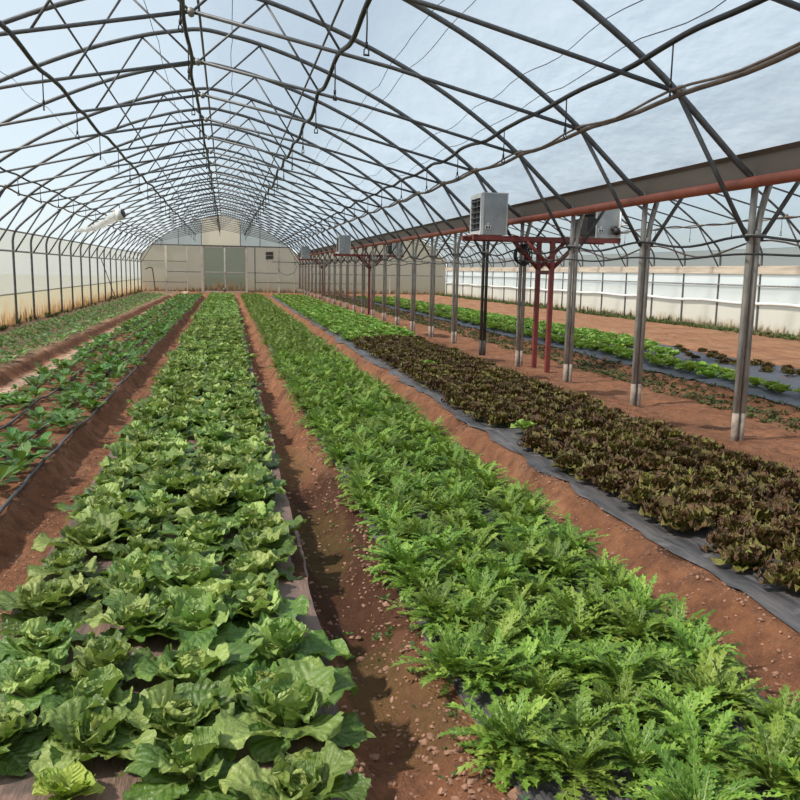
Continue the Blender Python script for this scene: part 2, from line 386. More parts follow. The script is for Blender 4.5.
def arch(k, right):
    xc = XC + (BAY if right else 0)
    e = empty('truss_arch', (xc, FY(k), 0))
    n = k+1
    if right:
        lab = f'grey truss arch over the side bay behind the posts, {ORD[n-1]} from the camera' if 1 <= n <= 10 else 'grey truss arch far down the side bay behind the posts'
        if k == -1: lab = 'grey truss arch over the side bay, nearest the camera above the red pipe'
    else:
        lab = f'grey tubular truss arch over the lettuce beds, {ORD[n]} from the camera' if n <= 12 else 'grey tubular truss arch far down the main bay near the end wall'
    tag(e, lab, 'arch', 'truss arches of the side bay' if right else 'truss arches of the main bay')
    inst('bow', ARC['bowB' if right else 'bowA'], e); inst('chord', ARC['chl'], e); inst('chord', ARC['chr'], e)
    for s in (-1, 1):
        inst('web_strut', ARC['w1',s], e); inst('web_strut', ARC['w2',s], e); inst('haunch_brace', ARC['br',s], e)
        if k <= 6: inst('clamp', ARC['cl',s], e)
    if k <= 6: inst('clamp', ARC['clr'], e)
for k in range(-1, NF-1): arch(k, False)
for k in range(0, NF-1): arch(k, True)

# double posts under the valley gutter
def post_meshes(m, foot):
    r = {}
    b = MB(); b.tube([(-.036,0,-.12),(-.036,0,2.0),(-.030,0,2.42)], .030, 10); r['a'] = b.mesh('post_tube', m)
    b = MB(); b.tube([(.032,0,-.12),(.032,0,1.95),(.045,0,2.08),(.085,0,2.25),(.135,0,2.42)], .030, 10); r['b'] = b.mesh('post_tube', m)
    b = MB(); b.tube([(-.036,0,-.12),(-.036,0,.26)], .0315, 10); b.tube([(.032,0,-.12),(.032,0,.26)], .0315, 10); r['f'] = b.mesh('muddy_foot', foot)
    b = MB()
    for z in (1.88,):
        b.tube([(-.085,-.045,z),(.085,-.045,z)], .014, 6); b.tube([(-.085,.045,z),(.085,.045,z)], .014, 6); b.tube([(-.09,-.05,z),(-.09,.05,z)], .016, 6)
    b.tube([(-.0,-.05,1.93),(.0,.0,1.80)], .022, 6); r['c'] = b.mesh('clamp', M['galv']); return r
PM = post_meshes(M['galv'], M['rust_galv']); PB = post_meshes(M['blackpost'], M['blackpost'])
for k in range(0, NF-1):
    P = PB if k == 4 else PM
    e = empty('double_post', (XR, FY(k), gz(XR, FY(k))-.0))
    lab = ('blackened steel double post behind the first red heater stand' if k == 4 else
           f'galvanised double tube post under the red pipe, {ORD[k]} from the camera' if k < 11 else
           'galvanised double tube post far down the row near the end wall')
    tag(e, lab, 'post', 'double posts under the valley gutter')
    inst('post_tube', P['a'], e); inst('post_tube', P['b'], e); inst('muddy_foot', P['f'], e); inst('clamp', P['c'], e)

# gutter and red pipe
b = MB(); YG0, YG1 = 2.2, 54.4
sec = [(-.125,2.60),(-.075,2.565),(-.045,2.36),(.10,2.36),(.145,2.565),(.19,2.60)]
sec2 = [(x*.0+x+(.006 if x < .03 else -.006), z+.006) for x, z in sec][::-1]
ring = sec+sec2; n = len(ring); ysg = np.linspace(YG0, YG1, 24)
for j, yy in enumerate(ysg): b.v += [(XR+x, yy, z) for x, z in ring]
b.f += [(j*n+i, j*n+(i+1) % n, (j+1)*n+(i+1) % n, (j+1)*n+i) for j in range(23) for i in range(n)]
b.f += [tuple(range(n))[::-1], tuple(range(23*n, 24*n))]
tag(b.build('valley_gutter', M['gutter'], None, False), 'brown-grey steel valley gutter along the top of the post row', 'gutter')
b = MB(); b.tube([(XR-.115, y, 2.335+.004*math.sin(y)) for y in np.linspace(YG0, YG1, 40)], .050, 12)
tag(b.build('red_pipe', M['redpipe']), 'long red painted pipe running beneath the gutter over the posts', 'pipe')

# long rails, purlins, hoses
def run(name, x, z, r, m, lab, cat, y0=2.4, y1=54.3, sag=0.0, per=DY, jit=0.0, group=None, nper=6, n=6, phase=0.0, jx=0.0):
    pts = []; N_ = int((y1-y0)/per*nper)
    for i in range(N_+1):
        yy = y0+(y1-y0)*i/N_
        ph = ((yy-Y0)/per) % 1.0
        s = sag*math.sin(PI*ph)**2
        j = float(fbm(np.array([yy*.9+phase]), np.array([phase*3.1]), 2)[0])*jit
        jj = float(fbm(np.array([yy*.9+phase+50]), np.array([phase*1.7]), 2)[0])*jx
        pts.append((x+jj, yy, z-s+j))
    b = MB(); b.tube(pts, r, n)
    return tag(b.build(name, m), lab, cat, group), pts
def bowz(dx):
    xx = np.array([p[0] for p in HALF]); zz = np.array([p[1] for p in HALF]); return float(np.interp(abs(dx), xx, zz))
run('purlin', XC, 4.79, .018, M['tube'], 'thin ridge purlin tube right along the top of the main bay', 'purlin', group='purlins of the roof')
run('purlin', XC-1.58, bowz(1.58)-.05, .016, M['tube'], 'straight purlin tube on the arches, on the outside wall side of the ridge', 'purlin', group='purlins of the roof')
run('purlin', XC+1.58, bowz(1.58)-.05, .016, M['tube'], 'straight purlin tube on the arches, on the post side of the ridge', 'purlin', group='purlins of the roof')
run('haunch_pipe', XC+4.10, 3.05, .022, M['brownhose'], 'brown weathered pipe through the arch haunches above the heater', 'pipe', sag=.03, jit=.03, group='brown haunch pipes')
run('haunch_pipe', XC+4.04, 3.07, .012, M['brownhose'], 'thin brown pipe clipped beside the haunch pipe above the heater', 'pipe', sag=.05, jit=.03, group='brown haunch pipes', phase=4)
run('haunch_pipe', XC-4.10, 3.05, .020, M['brownhose'], 'brown weathered pipe through the arch haunches above the outside wall', 'pipe', sag=.03, jit=.03, group='brown haunch pipes', phase=8)
run('wall_rail', -5.225, 2.33, .024, M['galv'], 'upper grey rail tube along the stained outside film wall', 'rail', group='rails of the outside wall')
run('wall_rail', -5.225, 1.83, .026, M['galv'], 'lower grey rail tube along the stained outside film wall', 'rail', group='rails of the outside wall')
def sprinkler_mesh():
    b = MB(); b.tube([(0,0,.02),(.004,0,-.12),(0,0,-.30)], .007, 6); b.tube([(0,0,-.27),(0,0,-.31)], .014, 6)
    b.tube([(0,.0,-.31),(.02,0,-.33),(.02,0,-.37)], .006, 5); b.tube([(0,.0,-.31),(-.02,0,-.33),(-.02,0,-.37)], .006, 5)
    b.tube([(-.025,0,-.37),(.025,0,-.37)], .009, 5); return b.mesh('sprinkler', M['hose'])
SPR = sprinkler_mesh()
def hose(x, z, lab, sag, jit, ph, drops=True, off=.5, jx=.03, r=.024, dy=DY, y0=2.4):
    o, pts = run('irrigation_hose', x, z, r, M['hose'], lab, 'hose', sag=sag, jit=jit, group='overhead irrigation hoses', nper=10, n=8, phase=ph, jx=jx, y0=y0)
    if drops:
        arr = np.array(pts); yy = Y0-DY+off*DY
        while yy < 53.6:
            if yy > y0+.2:
                inst('sprinkler', SPR, o, (float(np.interp(yy, arr[:,1], arr[:,0])), yy, float(np.interp(yy, arr[:,1], arr[:,2]))-.02), random.uniform(0,3))
            yy += dy
hose(XC-.07, 3.93, 'black irrigation hose hung under the ridge of the main bay', .05, .05, 1, True, .45, .05, .022)
hose(XC+1.44, 3.66, 'wavy black irrigation hose under the arches, post side of the ridge', .10, .06, 2, True, .12, .06)
hose(XC-1.58, 3.58, 'wavy black irrigation hose under the arches, outside wall side of the ridge', .05, .07, 3, True, .55, .07)
hose(XC+3.62, 3.22, 'wavy black irrigation hose above the brown haunch pipe on the heater side', -.03, .06, 5, True, .62, .05)
hose(XC-3.68, 3.20, 'wavy black irrigation hose above the haunch pipe near the outside wall', -.02, .06, 6, True, .6, .05, .020)
hose(XC+BAY-3.6, 3.05, 'black irrigation hose in the side bay just behind the posts', .05, .06, 7, True, .5, .04, .018)
hose(XC+BAY+3.3, 2.95, 'black irrigation hose in the side bay near its far wall', .05, .06, 8, True, .5, .04, .018)
run('haunch_pipe', XC+BAY-4.10, 3.04, .020, M['brownhose'], 'brown pipe through the side bay haunches just behind the posts', 'pipe', sag=.05, jit=.03, group='brown haunch pipes', phase=9)
run('haunch_pipe', XC+BAY+4.10, 3.04, .020, M['brownhose'], 'brown pipe through the side bay haunches near its far wall', 'pipe', sag=.05, jit=.03, group='brown haunch pipes', phase=10)
run('post_hose', XR-.10, 1.88, .013, M['hose'], 'upper sagging black hose looped from post to post below the red pipe', 'hose', sag=.08, jit=.015, group='hoses along the posts', nper=10, y0=4.6)
run('post_hose', XR+.10, 1.84, .009, M['brownhose'], 'thin brown hose looped behind the posts below the red pipe', 'hose', sag=.13, jit=.02, group='hoses along the posts', nper=10, phase=5, y0=4.6)
run('post_hose', XR-.12, 1.71, .011, M['hose'], 'lower black hose stretched across the front of the posts', 'hose', sag=.03, jit=.02, group='hoses along the posts', nper=10, phase=7, y0=4.6)
for (dx, dz, lab) in [(3.6,-.06,'thin dark wire under the roof film above the heater, the lower of two'),(3.42,.02,'thin dark wire under the roof film above the heater, the upper of two'),
                      (2.36,-.03,'thin dark wire under the film midway up the post side roof slope, upper'),(2.56,-.05,'thin dark wire under the film midway up the post side roof slope, lower'),
                      (.42,-.12,'thin twisted wire just off the ridge on the post side'),(-.62,-.1,'thin twisted wire just off the ridge on the outside wall side'),
                      (-2.5,-.08,'thin wire under the film midway up the outside wall roof slope')]:
    run('roof_wire', XC+dx, bowz(dx)+dz, .0045, M['wire'], lab, 'wire', sag=.05, jit=.05, group='thin wires under the roof film', n=4, phase=dx*7, jx=.06)

# ------------------------------------------------------------------ films: roof, side walls, end walls
def film_roof(name, pts2, xc, m):
    P = catmull(pts2, 5); n = len(P); b = MB(); yy = np.arange(YB, YE+.01, DY/6)
    for j, y in enumerate(yy):
        ph = ((y-Y0)/DY) % 1.0; bil = .03*math.sin(PI*ph)**2
        for i, (x, z) in enumerate(P):
            a = P[max(i-1,0)]; c = P[min(i+1,n-1)]; nx_, nz_ = -(c[1]-a[1]), (c[0]-a[0]); L = math.hypot(nx_, nz_)
            k = bil*math.sin(PI*i/(n-1))**.5 if 0 < i < n-1 else 0
            b.v.append((xc+x+nx_/L*k, y, z+nz_/L*k))
    b.f += [(j*n+i, j*n+i+1, (j+1)*n+i+1, (j+1)*n+i) for j in range(len(yy)-1) for i in range(n-1)]
    return tag(b.build(name, m), kind='structure')
OUT = [(x*1.008+.01, z+.045) for x, z in HALF]
lw = [(4.90,2.40),(4.995,2.32)]; gw = [(4.838,2.603)]
L_ = [(-x, z) for x, z in (OUT+lw)[::-1]]
film_roof('ceiling', L_[:-1]+[(0,4.895)]+OUT[1:-2]+[(4.42,2.912)]+gw, XC, M['film'])
R_ = [(-x, z) for x, z in (OUT[:-2]+[(4.40,2.912),(4.80,2.603)])[::-1]]
film_roof('ceiling', R_[:-1]+[(0,4.895)]+OUT[1:]+lw, XC+BAY, M['film'])
def wallstrip(name, x, z0, z1, m, ypts=None):
    b = MB(); yy = np.arange(YB, YE+.01, DY/4); zs = np.linspace(z0, z1, 5); n = 5
    for j, y in enumerate(yy):
        for i, z in enumerate(zs): b.v.append((x+.018*float(fbm(np.array([y*1.4]), np.array([z*2.]), 3)[0]), y, z))
    b.f += [(j*n+i, j*n+i+1, (j+1)*n+i+1, (j+1)*n+i) for j in range(len(yy)-1) for i in range(n-1)]
    return tag(b.build(name, m), kind='structure')
XLW = XC-HW-.036; XRW = XC+BAY+HW+.036
wallstrip('wall_left', XLW, .74, 2.33, M['wallfilm']); wallstrip('wall_left', XLW-.012, -.1, .79, M['skirtfilm'])
wallstrip('wall_right', XRW, 1.60, 2.33, M['wallfilm']); wallstrip('wall_right', XRW-.02, .78, 1.62, M['clearpanel']); wallstrip('wall_right', XRW-.01, -.1, .82, M['paleskirt'])
def strip_box(name, x0, x1, z0, z1, m):
    b = MB(); b.box(x0, x1, YB, YE-.05, z0, z1); return tag(b.build(name, m, None, False), kind='structure')
strip_box('trim_1', XRW-.10, XRW-.045, 1.62, 1.85, M['batten'])
b = MB(); b.tube([(XRW-.09, y, 1.30) for y in np.linspace(2, 54.2, 30)], .022, 8)
tag(b.build('wall_rail', M['galv']), 'grey rail tube across the clear panels of the far side wall', 'rail')
b = MB(); b.tube([(XRW-.09, y, .80+.02*math.sin(y*1.7)) for y in np.linspace(2, 54.2, 80)], .045, 8)
tag(b.build('rolled_film', M['white']), 'white rolled-up film edge along the far side wall', 'film roll')
def fold_line():
    b = MB(); b.tube([(XLW+.03, y, .765+.01*math.sin(y*2.1)) for y in np.linspace(2, 54.2, 60)], .010, 6)
    tag(b.build('wall_wire', M['galv']), 'thin wire holding the top of the stained skirt film', 'wire')
fold_line()

# end walls, cut to the arch profile
def gable_poly(xc, z0): return [(xc+x, z) for x, z in catmull([(-x, z) for x, z in HALF[::-1]][:-1]+HALF, 3)]
def end_panel(name, y, pts, m, kind='structure'):
    b = MB(); b.add([(x, y, z) for x, z in pts], [tuple(range(len(pts)))]); return tag(b.build(name, m, None, False), kind=kind)
gp = gable_poly(XC, 0)
low = 2.62
def clip_gable(xc):
    P = gable_poly(xc, 0); up = [p for p in P if p[1] > low]
    return P, up
for nm, y, fm, xc in [('wall_back', YE, M['endfilm'], XC+BAY), ('wall_front', YB, M['frontfilm'], XC), ('wall_front', YB, M['frontfilm'], XC+BAY)]:
    P = gable_poly(xc, 0)
    end_panel(nm, y, [(xc-HW-.03,-.1)]+[(xc-HW-.03,2.4)]+P[1:-1]+[(xc+HW+.03,2.4),(xc+HW+.03,-.1)], fm)
# main bay back wall in panels: lower left, door opening, lower right, gable sides and cream gable middle
DX0, DX1, DZ = -1.47, 1.23, 2.90
GM0, GM1 = -1.56, .87
OUTP = [(x*1.008+.01, z+.04) for x, z in HALF]
P = [(XC+x, z) for x, z in catmull([(-x, z) for x, z in OUTP[::-1]][:-1]+OUTP, 3)]
def oz(x): return float(np.interp(abs(x-XC), [q[0] for q in OUTP], [q[1] for q in OUTP]))
def xat(z): return float(np.interp(-z, [-q[1] for q in OUTP], [q[0] for q in OUTP]))
def edge(a, b_, up=True): return [p for p in P if a < p[0] < b_]
XD = xat(DZ)
end_panel('wall_back', YE, [(XC-HW-.04,-.1),(XC-HW-.04,2.35)]+edge(XC-HW, XC-XD)+[(XC-XD,DZ),(DX0,DZ),(DX0,-.1)], M['endfilm'])
end_panel('wall_back', YE, [(DX1,-.1),(DX1,DZ),(XC+XD,DZ)]+edge(XC+XD, XC+HW)+[(XC+HW+.04,2.35),(XC+HW+.04,-.1)], M['endfilm'])
end_panel('wall_back', YE, [(XC-XD,DZ)]+edge(XC-XD, GM0)+[(GM0,oz(GM0)),(GM0,DZ)], M['wallfilm'])
end_panel('wall_back', YE, [(GM1,DZ),(GM1,oz(GM1))]+edge(GM1, XC+XD)+[(XC+XD,DZ)], M['wallfilm'])
end_panel('wall_back', YE, [(GM0,DZ),(GM0,oz(GM0))]+edge(GM0, GM1)+[(GM1,oz(GM1)),(GM1,DZ)], M['gablefilm'])
# trims: frame of the back wall
k = 2
def trim(x0, x1, z0, z1, m, y0=YE-.07, y1=YE-.02):
    global k
    b = MB(); b.box(x0, x1, y0, y1, z0, z1); tag(b.build(f'trim_{k}', m, None, False), kind='structure'); k += 1
trim(XC-XD, XC+XD, DZ-.02, DZ+.06, M['darkframe'])
for x, w, m in [(-3.83,.12,M['frame']),(-2.50,.06,M['frame']),(DX0-.14,.14,M['frame']),(DX1,.08,M['frame']),(1.76,.06,M['darkframe']),(2.6,.04,M['frame']),(3.28,.11,M['frame']),(4.3,.05,M['frame'])]: trim(x, x+w, -.02, DZ-.02 if abs(x-XC) < 4 else 2.5, m)
for x0, x1, z in [(-5.2,-3.83,1.90),(-5.2,-2.5,.59),(-3.7,-1.6,1.25),(-3.7,-2.5,1.90),(1.31,3.28,1.25),(1.8,4.6,.64),(2.9,4.6,1.98),(5.0,14.4,1.25),(5.0,9.4,.64),(5.0,14.4,2.2)]: trim(x0, x1, z-.02, z+.02, M['darkframe'])
for x in (GM0-.02, GM1-.02, -3.0, -4.0, 2.1): trim(x, x+.05, DZ+.05, min(bowz(x-XC)-.06, 4.3), M['darkframe'])
for x in (6.2,7.7,9.2,10.7,12.2,13.6): trim(x, x+.06, -.02, 2.6, M['frame'])
# sliding doors
for n_, (x0, x1) in enumerate([(DX0,-.13),(-.12,DX1)]):
    d = empty(f'door_{n_+1}', ((x0+x1)/2, YE-.03, 0)); tag(d, kind='structure'); w = (x1-x0)/2
    b = MB(); b.add([(-w,.0,.0),(w,.0,.0),(w,.0,2.88),(-w,.0,2.88)], [(0,1,2,3)]); b.build('door_sheet', M['doorfilm'], d, False)
    b = MB()
    for (a0,a1,c0,c1) in [(-w,-w+.05,.0,2.88),(w-.05,w,.0,2.88),(-w,w,.0,.06),(-w,w,1.23,1.28),(-w,w,2.81,2.88)]: b.box(a0,a1,-.03,.0,c0,c1)
    b.build('door_frame', M['frame'], d, False)

# side wall legs of the far side bay are part of its arches; a leaning pole and odd items
b = MB(); b.tube([(-5.12,FY(15),1.82),(-4.95,FY(16.5),.02)], .018, 6)
tag(b.build('leaning_pole', M['tube']), 'thin steel pole leaning aslant against the outside film wall', 'pole')
b = MB(); b.tube(catmull([(-5.0,YE-.5,1.36),(-4.8,YE-.5,1.46),(-4.6,YE-.5,1.44),(-4.54,YE-.5,1.2),(-4.42,YE-.5,-.02)], 4), .03, 8)
tag(b.build('standpipe', M['hose']), 'bent black standpipe in the corner of the end wall', 'pipe')
b = MB(); b.tube([(-.16,YE-.25,.05),(-.12,YE-.10,1.2)], .018, 6); b.box(-.24,-.08,YE-.30,YE-.24,.03,.26)
tag(b.build('shovel', M['darkframe']), 'dark long-handled shovel leaning on the middle of the doors', 'shovel')
b = MB(); b.tube([(3.85+.6*math.cos(a), YE-.09, 1.7+.55*math.sin(a)) for a in np.linspace(-2.9, .6, 24)], .014, 5)
tag(b.build('hanging_hose', M['hose']), 'curved dark hose hanging on the end wall beside the posts', 'hose')
e = empty('exhaust_vent', (2.72, YE-.12, 2.14)); tag(e, 'small dark louvred vent box high on the end wall', 'vent')
b = MB(); b.box(-.27,.27,-.02,.06,-.03,.52); b.build('vent_frame', M['frame'], e, False)
b = MB()
for i in range(2): b.box(-.23,.23,-.06,-.02,.02+i*.25,.22+i*.25)
b.build('louvre', M['louvre'], e, False)

# ------------------------------------------------------------------ heaters on red stands
def heater(x, y, z, face, lab, grp, fan=False):
    """cabinet 0.44 wide (x) x 0.62 deep (y) x 0.70 high; louvres look towards -x * face"""
    e = empty('unit_heater', (x, y, z)); tag(e, lab, 'heater', grp); f = face
    b = MB(); b.box(-.19,.19,-.28,.28,0,.60); b.build('cabinet', M['cabinet'], e, False)
    b = MB()
    xo = -.19*f
    def bx(dx0, dx1, y0, y1, z0, z1): b.box(min(xo-dx0*f, xo-dx1*f), max(xo-dx0*f, xo-dx1*f), y0, y1, z0, z1)
    for (y0,y1,z0,z1) in [(-.28,.28,0,.06),(-.28,.28,.54,.60),(-.28,-.235,.06,.54),(.235,.28,.06,.54)]: bx(0,.03,y0,y1,z0,z1)
    b.build('grille_frame', M['cabinetrim'], e, False)
    b = MB(); bx(.0,.006,-.235,.235,.06,.54); b.build('grille_back', M['black'], e, False)
    b = MB()
    for i in range(6): bx(.006,.034,-.235,.235,.08+i*.082,.098+i*.082)
    for i in range(2): bx(.006,.030,-.09+i*.17,-.075+i*.17,.06,.54)
    b.build('louvre', M['louvre'], e, False)
    b = MB(); b.box(-.20,.20,-.29,.29,.60,.615); b.box(-.195,-.178,-.286,-.28,0,.60); b.box(.178,.195,-.286,-.28,0,.60); b.build('edge_trim', M['cabinetrim'], e, False)
    b = MB(); b.box(-.15,-.06,-.284,-.279,.085,.135); b.box(-.115,-.095,-.284,-.279,.145,.17); lb = b.build('sticker', M['white'], e, False)
    b = MB(); b.box(-.14,-.112,-.286,-.283,.093,.125); b.box(-.098,-.072,-.286,-.283,.093,.125); b.build('sticker_print', M['black'], lb, False)
    if fan:
        b = MB(); xo2 = .19*f
        b.box(min(xo2,xo2+.13*f),max(xo2,xo2+.13*f),-.26,.26,.04,.30); b.box(min(xo2,xo2+.11*f),max(xo2,xo2+.11*f),-.24,.24,.35,.56); b.build('fan_housing', M['black'], e, False)
        b = MB(); b.tube([(.10,-.34,.14),(.10,-.28,.14)], .045, 12); b.build('motor', M['black'], e)
    return e
def stand(y, lab, wide=True):
    e = empty('heater_stand', (XR+.21, y, 0)); tag(e, lab, 'stand', 'red heater stands')
    for s in (-1, 1):
        yy = .28*s
        b = MB(); b.box(-.033,.033,yy-.033,yy+.033,-.06,2.0); b.build('leg', M['redstand'], e, False)
        b = MB(); b.box(-1.27,1.10,yy-.03,yy+.03,1.995,2.06); b.build('beam', M['redstand'], e, False)
        for d in (-1, 1):
            b = MB(); b.tube([(.0,yy,1.58),(d*.42,yy,2.0)], .033, 6); b.build('brace', M['redstand'], e)
    b = MB(); b.box(-.03,.03,-.28,.28,1.50,1.56); b.build('rung', M['redstand'], e, False)
    for x in (-1.24, -.62, .5, 1.06):
        b = MB(); b.box(x-.03,x+.03,-.34,.34,2.058,2.072); b.build('cross_bar', M['redstand'], e, False)
    return e
HS = [(12.2,'first','nearest'),(28.2,'second','middle'),(42.6,'third','farthest')]
for i, (y, o, w) in enumerate(HS):
    stand(y, ['dark red steel stand carrying the nearest pair of heaters','dark red steel stand carrying the middle heaters halfway down the posts','dark red steel stand of the far heaters close to the end wall'][i])
    heater(3.93, y, 2.073, 1, ['grey louvred unit heater facing the lettuce beds on the nearest red stand','grey unit heater on the middle red stand halfway down the posts','small grey unit heater on the red stand close to the end wall'][i], 'unit heaters facing the main bay')
    if i < 2: heater(5.75, y, 2.073, -1, ['heater with black fan housing on the side bay end of the nearest stand','heater on the side bay end of the middle red stand'][i], 'unit heaters facing the side bay', True)
e = empty('gas_valve', (5.93, 11.86, 2.073)); tag(e, 'small gas valve and thin pipe beside the side bay heater', 'valve')
b = MB(); b.tube([(-.0,0,.02),(0,0,.42)], .014, 8); b.tube([(0,0,.2),(.16,0,.2)], .014, 8); b.build('gas_pipe', M['white'], e)
b = MB(); b.tube([(-.11,-.03,.10),(-.04,-.03,.10)], .055, 14); b.build('valve_knob', M['black'], e)
b = MB(); b.tube([(-.04,-.03,.10),(.12,-.03,.10)], .03, 10); b.build('valve_body', M['cabinetrim'], e)

# coiled hose on the post beside the nearest stand
b = MB()
for i in range(4): b.tube([(XR-.10+.02*i+.10*math.cos(a)*(1+.1*i), FY(3)-.12-.01*i, 1.80+.13*math.sin(a)*(1+.08*i)) for a in np.linspace(0, 2*PI, 20)], .012, 6)
tag(b.build('hose_coil', M['hose']), 'small coil of black hose hung on the post by the nearest stand', 'hose')

# circulation fan with a crumpled clear sleeve
e = empty('circulation_fan', (-3.22, 27.1, 3.02)); tag(e, 'pale round fan hanging under the arches with a limp plastic sleeve', 'fan')
b = MB(); b.tube([(.10,-.05,.1),(-.06,-.0,.05)], .17, 18); b.build('fan_drum', M['white'], e)
b = MB(); b.tube([(.11,-.06,.105),(.13,-.07,.11)], [.13,.09], 14); b.build('fan_grille', M['louvre'], e)
b = MB(); b.tube([(0,0,.2),(0,0,.42)], .012, 6); b.build('hanger', M['tube'], e)
b = MB(); pp = catmull([(-.06,0,.04),(-.35,.1,-.12),(-.75,.2,-.34),(-1.05,.25,-.42),(-1.38,.3,-.46)], 5)
b.tube(pp, [.15+.03*math.sin(i*1.9)-.005*i for i in range(len(pp))], 12); b.build('plastic_sleeve', M['sleeve'], e)

# ------------------------------------------------------------------ plants
def add_leaf(b, az, L, W, pitch, curl, shape, amp, freq, nu, nv, cup, tint, r0=.01, z0=.0, saw=.08, rnd=random, u0=0., twist=0., teeth=0.):
    ca, sa = math.cos(az), math.sin(az); x, z, th = r0, z0, pitch; vs = []; at = []; ph = rnd.uniform(0,6.28); ph2 = rnd.uniform(0,6.28)
    du = L/nu; sd = rnd.uniform(-.25,.25)
    for i in range(nu+1):
        u = i/nu; w = W*shape(u)
        nxl, nzl = -math.sin(th), math.cos(th)
        tw = twist*u
        for j in range(nv+1):
            v = -1+2*j/nv; av = abs(v); tooth = 1+(teeth*(1 if i % 2 else -1) if j in (0, nv) else 0)
            edge = 1+saw*(math.sin(u*freq*2.3+ph*(1 if v > 0 else 2.1))+.6*math.sin(u*freq*5.1+ph2*(1 if v > 0 else 1.7)))*av**3
            ru = amp*av**1.7*math.sin(u*freq+(ph if v > 0 else ph2)+v*1.3)+amp*.45*av*math.sin(u*freq*2.1+v*5+ph2)
            s = w*v*edge*tooth; h = cup*w*av**1.6+ru*(.3+u)+s*tw
            lx = x+nxl*h+ru*.3*math.cos(th); lz = z+nzl*h; ly = s*(1-.25*abs(cup)*av)+sd*L*u*u*.5
            vs.append((ca*lx-sa*ly, sa*lx+ca*ly, max(lz, .004+.004*av))); at.append((u0+(1-u0)*max(u, .75*av*min(1,u*2)), v, tint))
        x += math.cos(th)*du; z += math.sin(th)*du; th -= curl/nu*(.5+u)
    n = nv+1
    b.add(vs, [(i*n+j, i*n+j+1, (i+1)*n+j+1, (i+1)*n+j) for i in range(nu) for j in range(nv)], at)
broad = lambda u: .15*(1-u)+.97*max(0, math.sin(PI*min(1, u)**1.45*.985))**.62
oval = lambda u: .07+.93*max(0,math.sin(max(0,(u-.28)/.72)*PI))**.7 if u > .28 else .07
frill = lambda u: .25+.75*math.sin(min(1,u)*PI*.6)
def jag_leaf(b, az, L, pitch, curl, tint, rnd, r0=.008, nl=7, W=.034):
    ca, sa = math.cos(az), math.sin(az); x, z, th = r0, .01, pitch; cl = []; n = nl*2+2
    bend = rnd.uniform(-.5,.5)
    for i in range(n+1):
        u = i/n; cl.append((x, bend*L*u*u*.5, z, th)); x += math.cos(th)*L/n; z += math.sin(th)*L/n; th -= curl/n*(.4+1.2*u)
    def P(i, s, fwd, h):
        x, y, z, t = cl[min(i, n)]; xx = x+math.cos(t)*fwd-math.sin(t)*h; zz = z+math.sin(t)*fwd+math.cos(t)*h; yy = y+s
        return (ca*xx-sa*yy, sa*xx+ca*yy, max(zz, .006))
    # stem and rib
    vs, at, fs = [], [], []
    for i in range(n+1):
        u = i/n; w = .0035*(1-u)+.0012
        vs += [P(i,-w,0,0), P(i,w,0,0)]; at += [(u*.5,0,tint)]*2
    fs += [(2*i,2*i+1,2*i+3,2*i+2) for i in range(n)]; b.add(vs, fs, at)
    for s in (-1, 1):
        for k in range(nl):
            u = .24+.70*k/(nl-1); i = int(u*n); w = W*(.35+.65*math.sin(PI*min(1,.12+.80*(u-.24)/.76)))*rnd.uniform(.75,1.25)
            fw = w*.75; h = rnd.uniform(.05,.35)*w
            base = L/nl*.42
            q = [P(i,s*.001,-base*.5,0), P(i,s*w*.42,fw*.15,h*.5), P(i,s*w*.72,fw*.18,h*.7), P(i,s*w*.70,fw*.5,h*.8), P(i,s*w,fw*1.0,h), P(i,s*w*.60,fw*.95,h*.7), P(i,s*w*.42,fw*1.3,h*.7), P(i,s*w*.26,fw*.75,h*.35), P(i,s*.001,base*.8,0)]
            A = [(u,0,tint),(u+.1,.5*s,tint),(u+.2,s,tint),(u+.2,.8*s,tint),(min(1,u+.3),s,tint),(u+.2,.8*s,tint),(u+.2,.8*s,tint),(u+.1,.4*s,tint),(u,0,tint)]
            b.add(q, [(0,1,7,8),(1,2,3),(1,3,5,7),(3,4,5),(5,6,7)], A)
    i = n; w = W*.55
    q = [P(i,-w*.3,-.012,0),P(i,-w*.9,.004,.004),P(i,-w*.3,.008,0),P(i,0,.024,-.003),P(i,w*.3,.008,0),P(i,w*.9,.004,.004),P(i,w*.3,-.012,0)]
    b.add(q, [(0,1,2),(2,3,4),(4,5,6),(0,2,4,6)], [(1,.3,tint)]*7)

def lettuce(seed, lod=0):
    r = random.Random(seed); o, h = MB(), MB(); q = (24,12) if lod == 0 else (7,6)
    n = r.randint(6,8) if lod == 0 else 7
    for i in range(n):
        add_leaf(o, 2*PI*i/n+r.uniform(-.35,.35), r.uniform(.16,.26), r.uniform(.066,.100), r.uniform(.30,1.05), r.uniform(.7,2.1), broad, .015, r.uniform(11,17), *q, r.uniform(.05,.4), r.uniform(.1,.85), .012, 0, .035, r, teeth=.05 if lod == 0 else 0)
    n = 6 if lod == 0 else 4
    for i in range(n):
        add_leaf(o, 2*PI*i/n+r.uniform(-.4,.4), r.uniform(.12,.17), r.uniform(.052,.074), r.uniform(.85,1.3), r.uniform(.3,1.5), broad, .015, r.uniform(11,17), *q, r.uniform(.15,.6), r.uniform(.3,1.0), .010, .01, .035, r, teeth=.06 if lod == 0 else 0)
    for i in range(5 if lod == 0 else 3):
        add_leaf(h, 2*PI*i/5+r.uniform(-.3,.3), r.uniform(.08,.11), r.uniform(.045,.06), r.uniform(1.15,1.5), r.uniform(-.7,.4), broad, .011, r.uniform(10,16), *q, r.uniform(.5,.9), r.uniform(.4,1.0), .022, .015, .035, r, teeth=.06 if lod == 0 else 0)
    return o, h
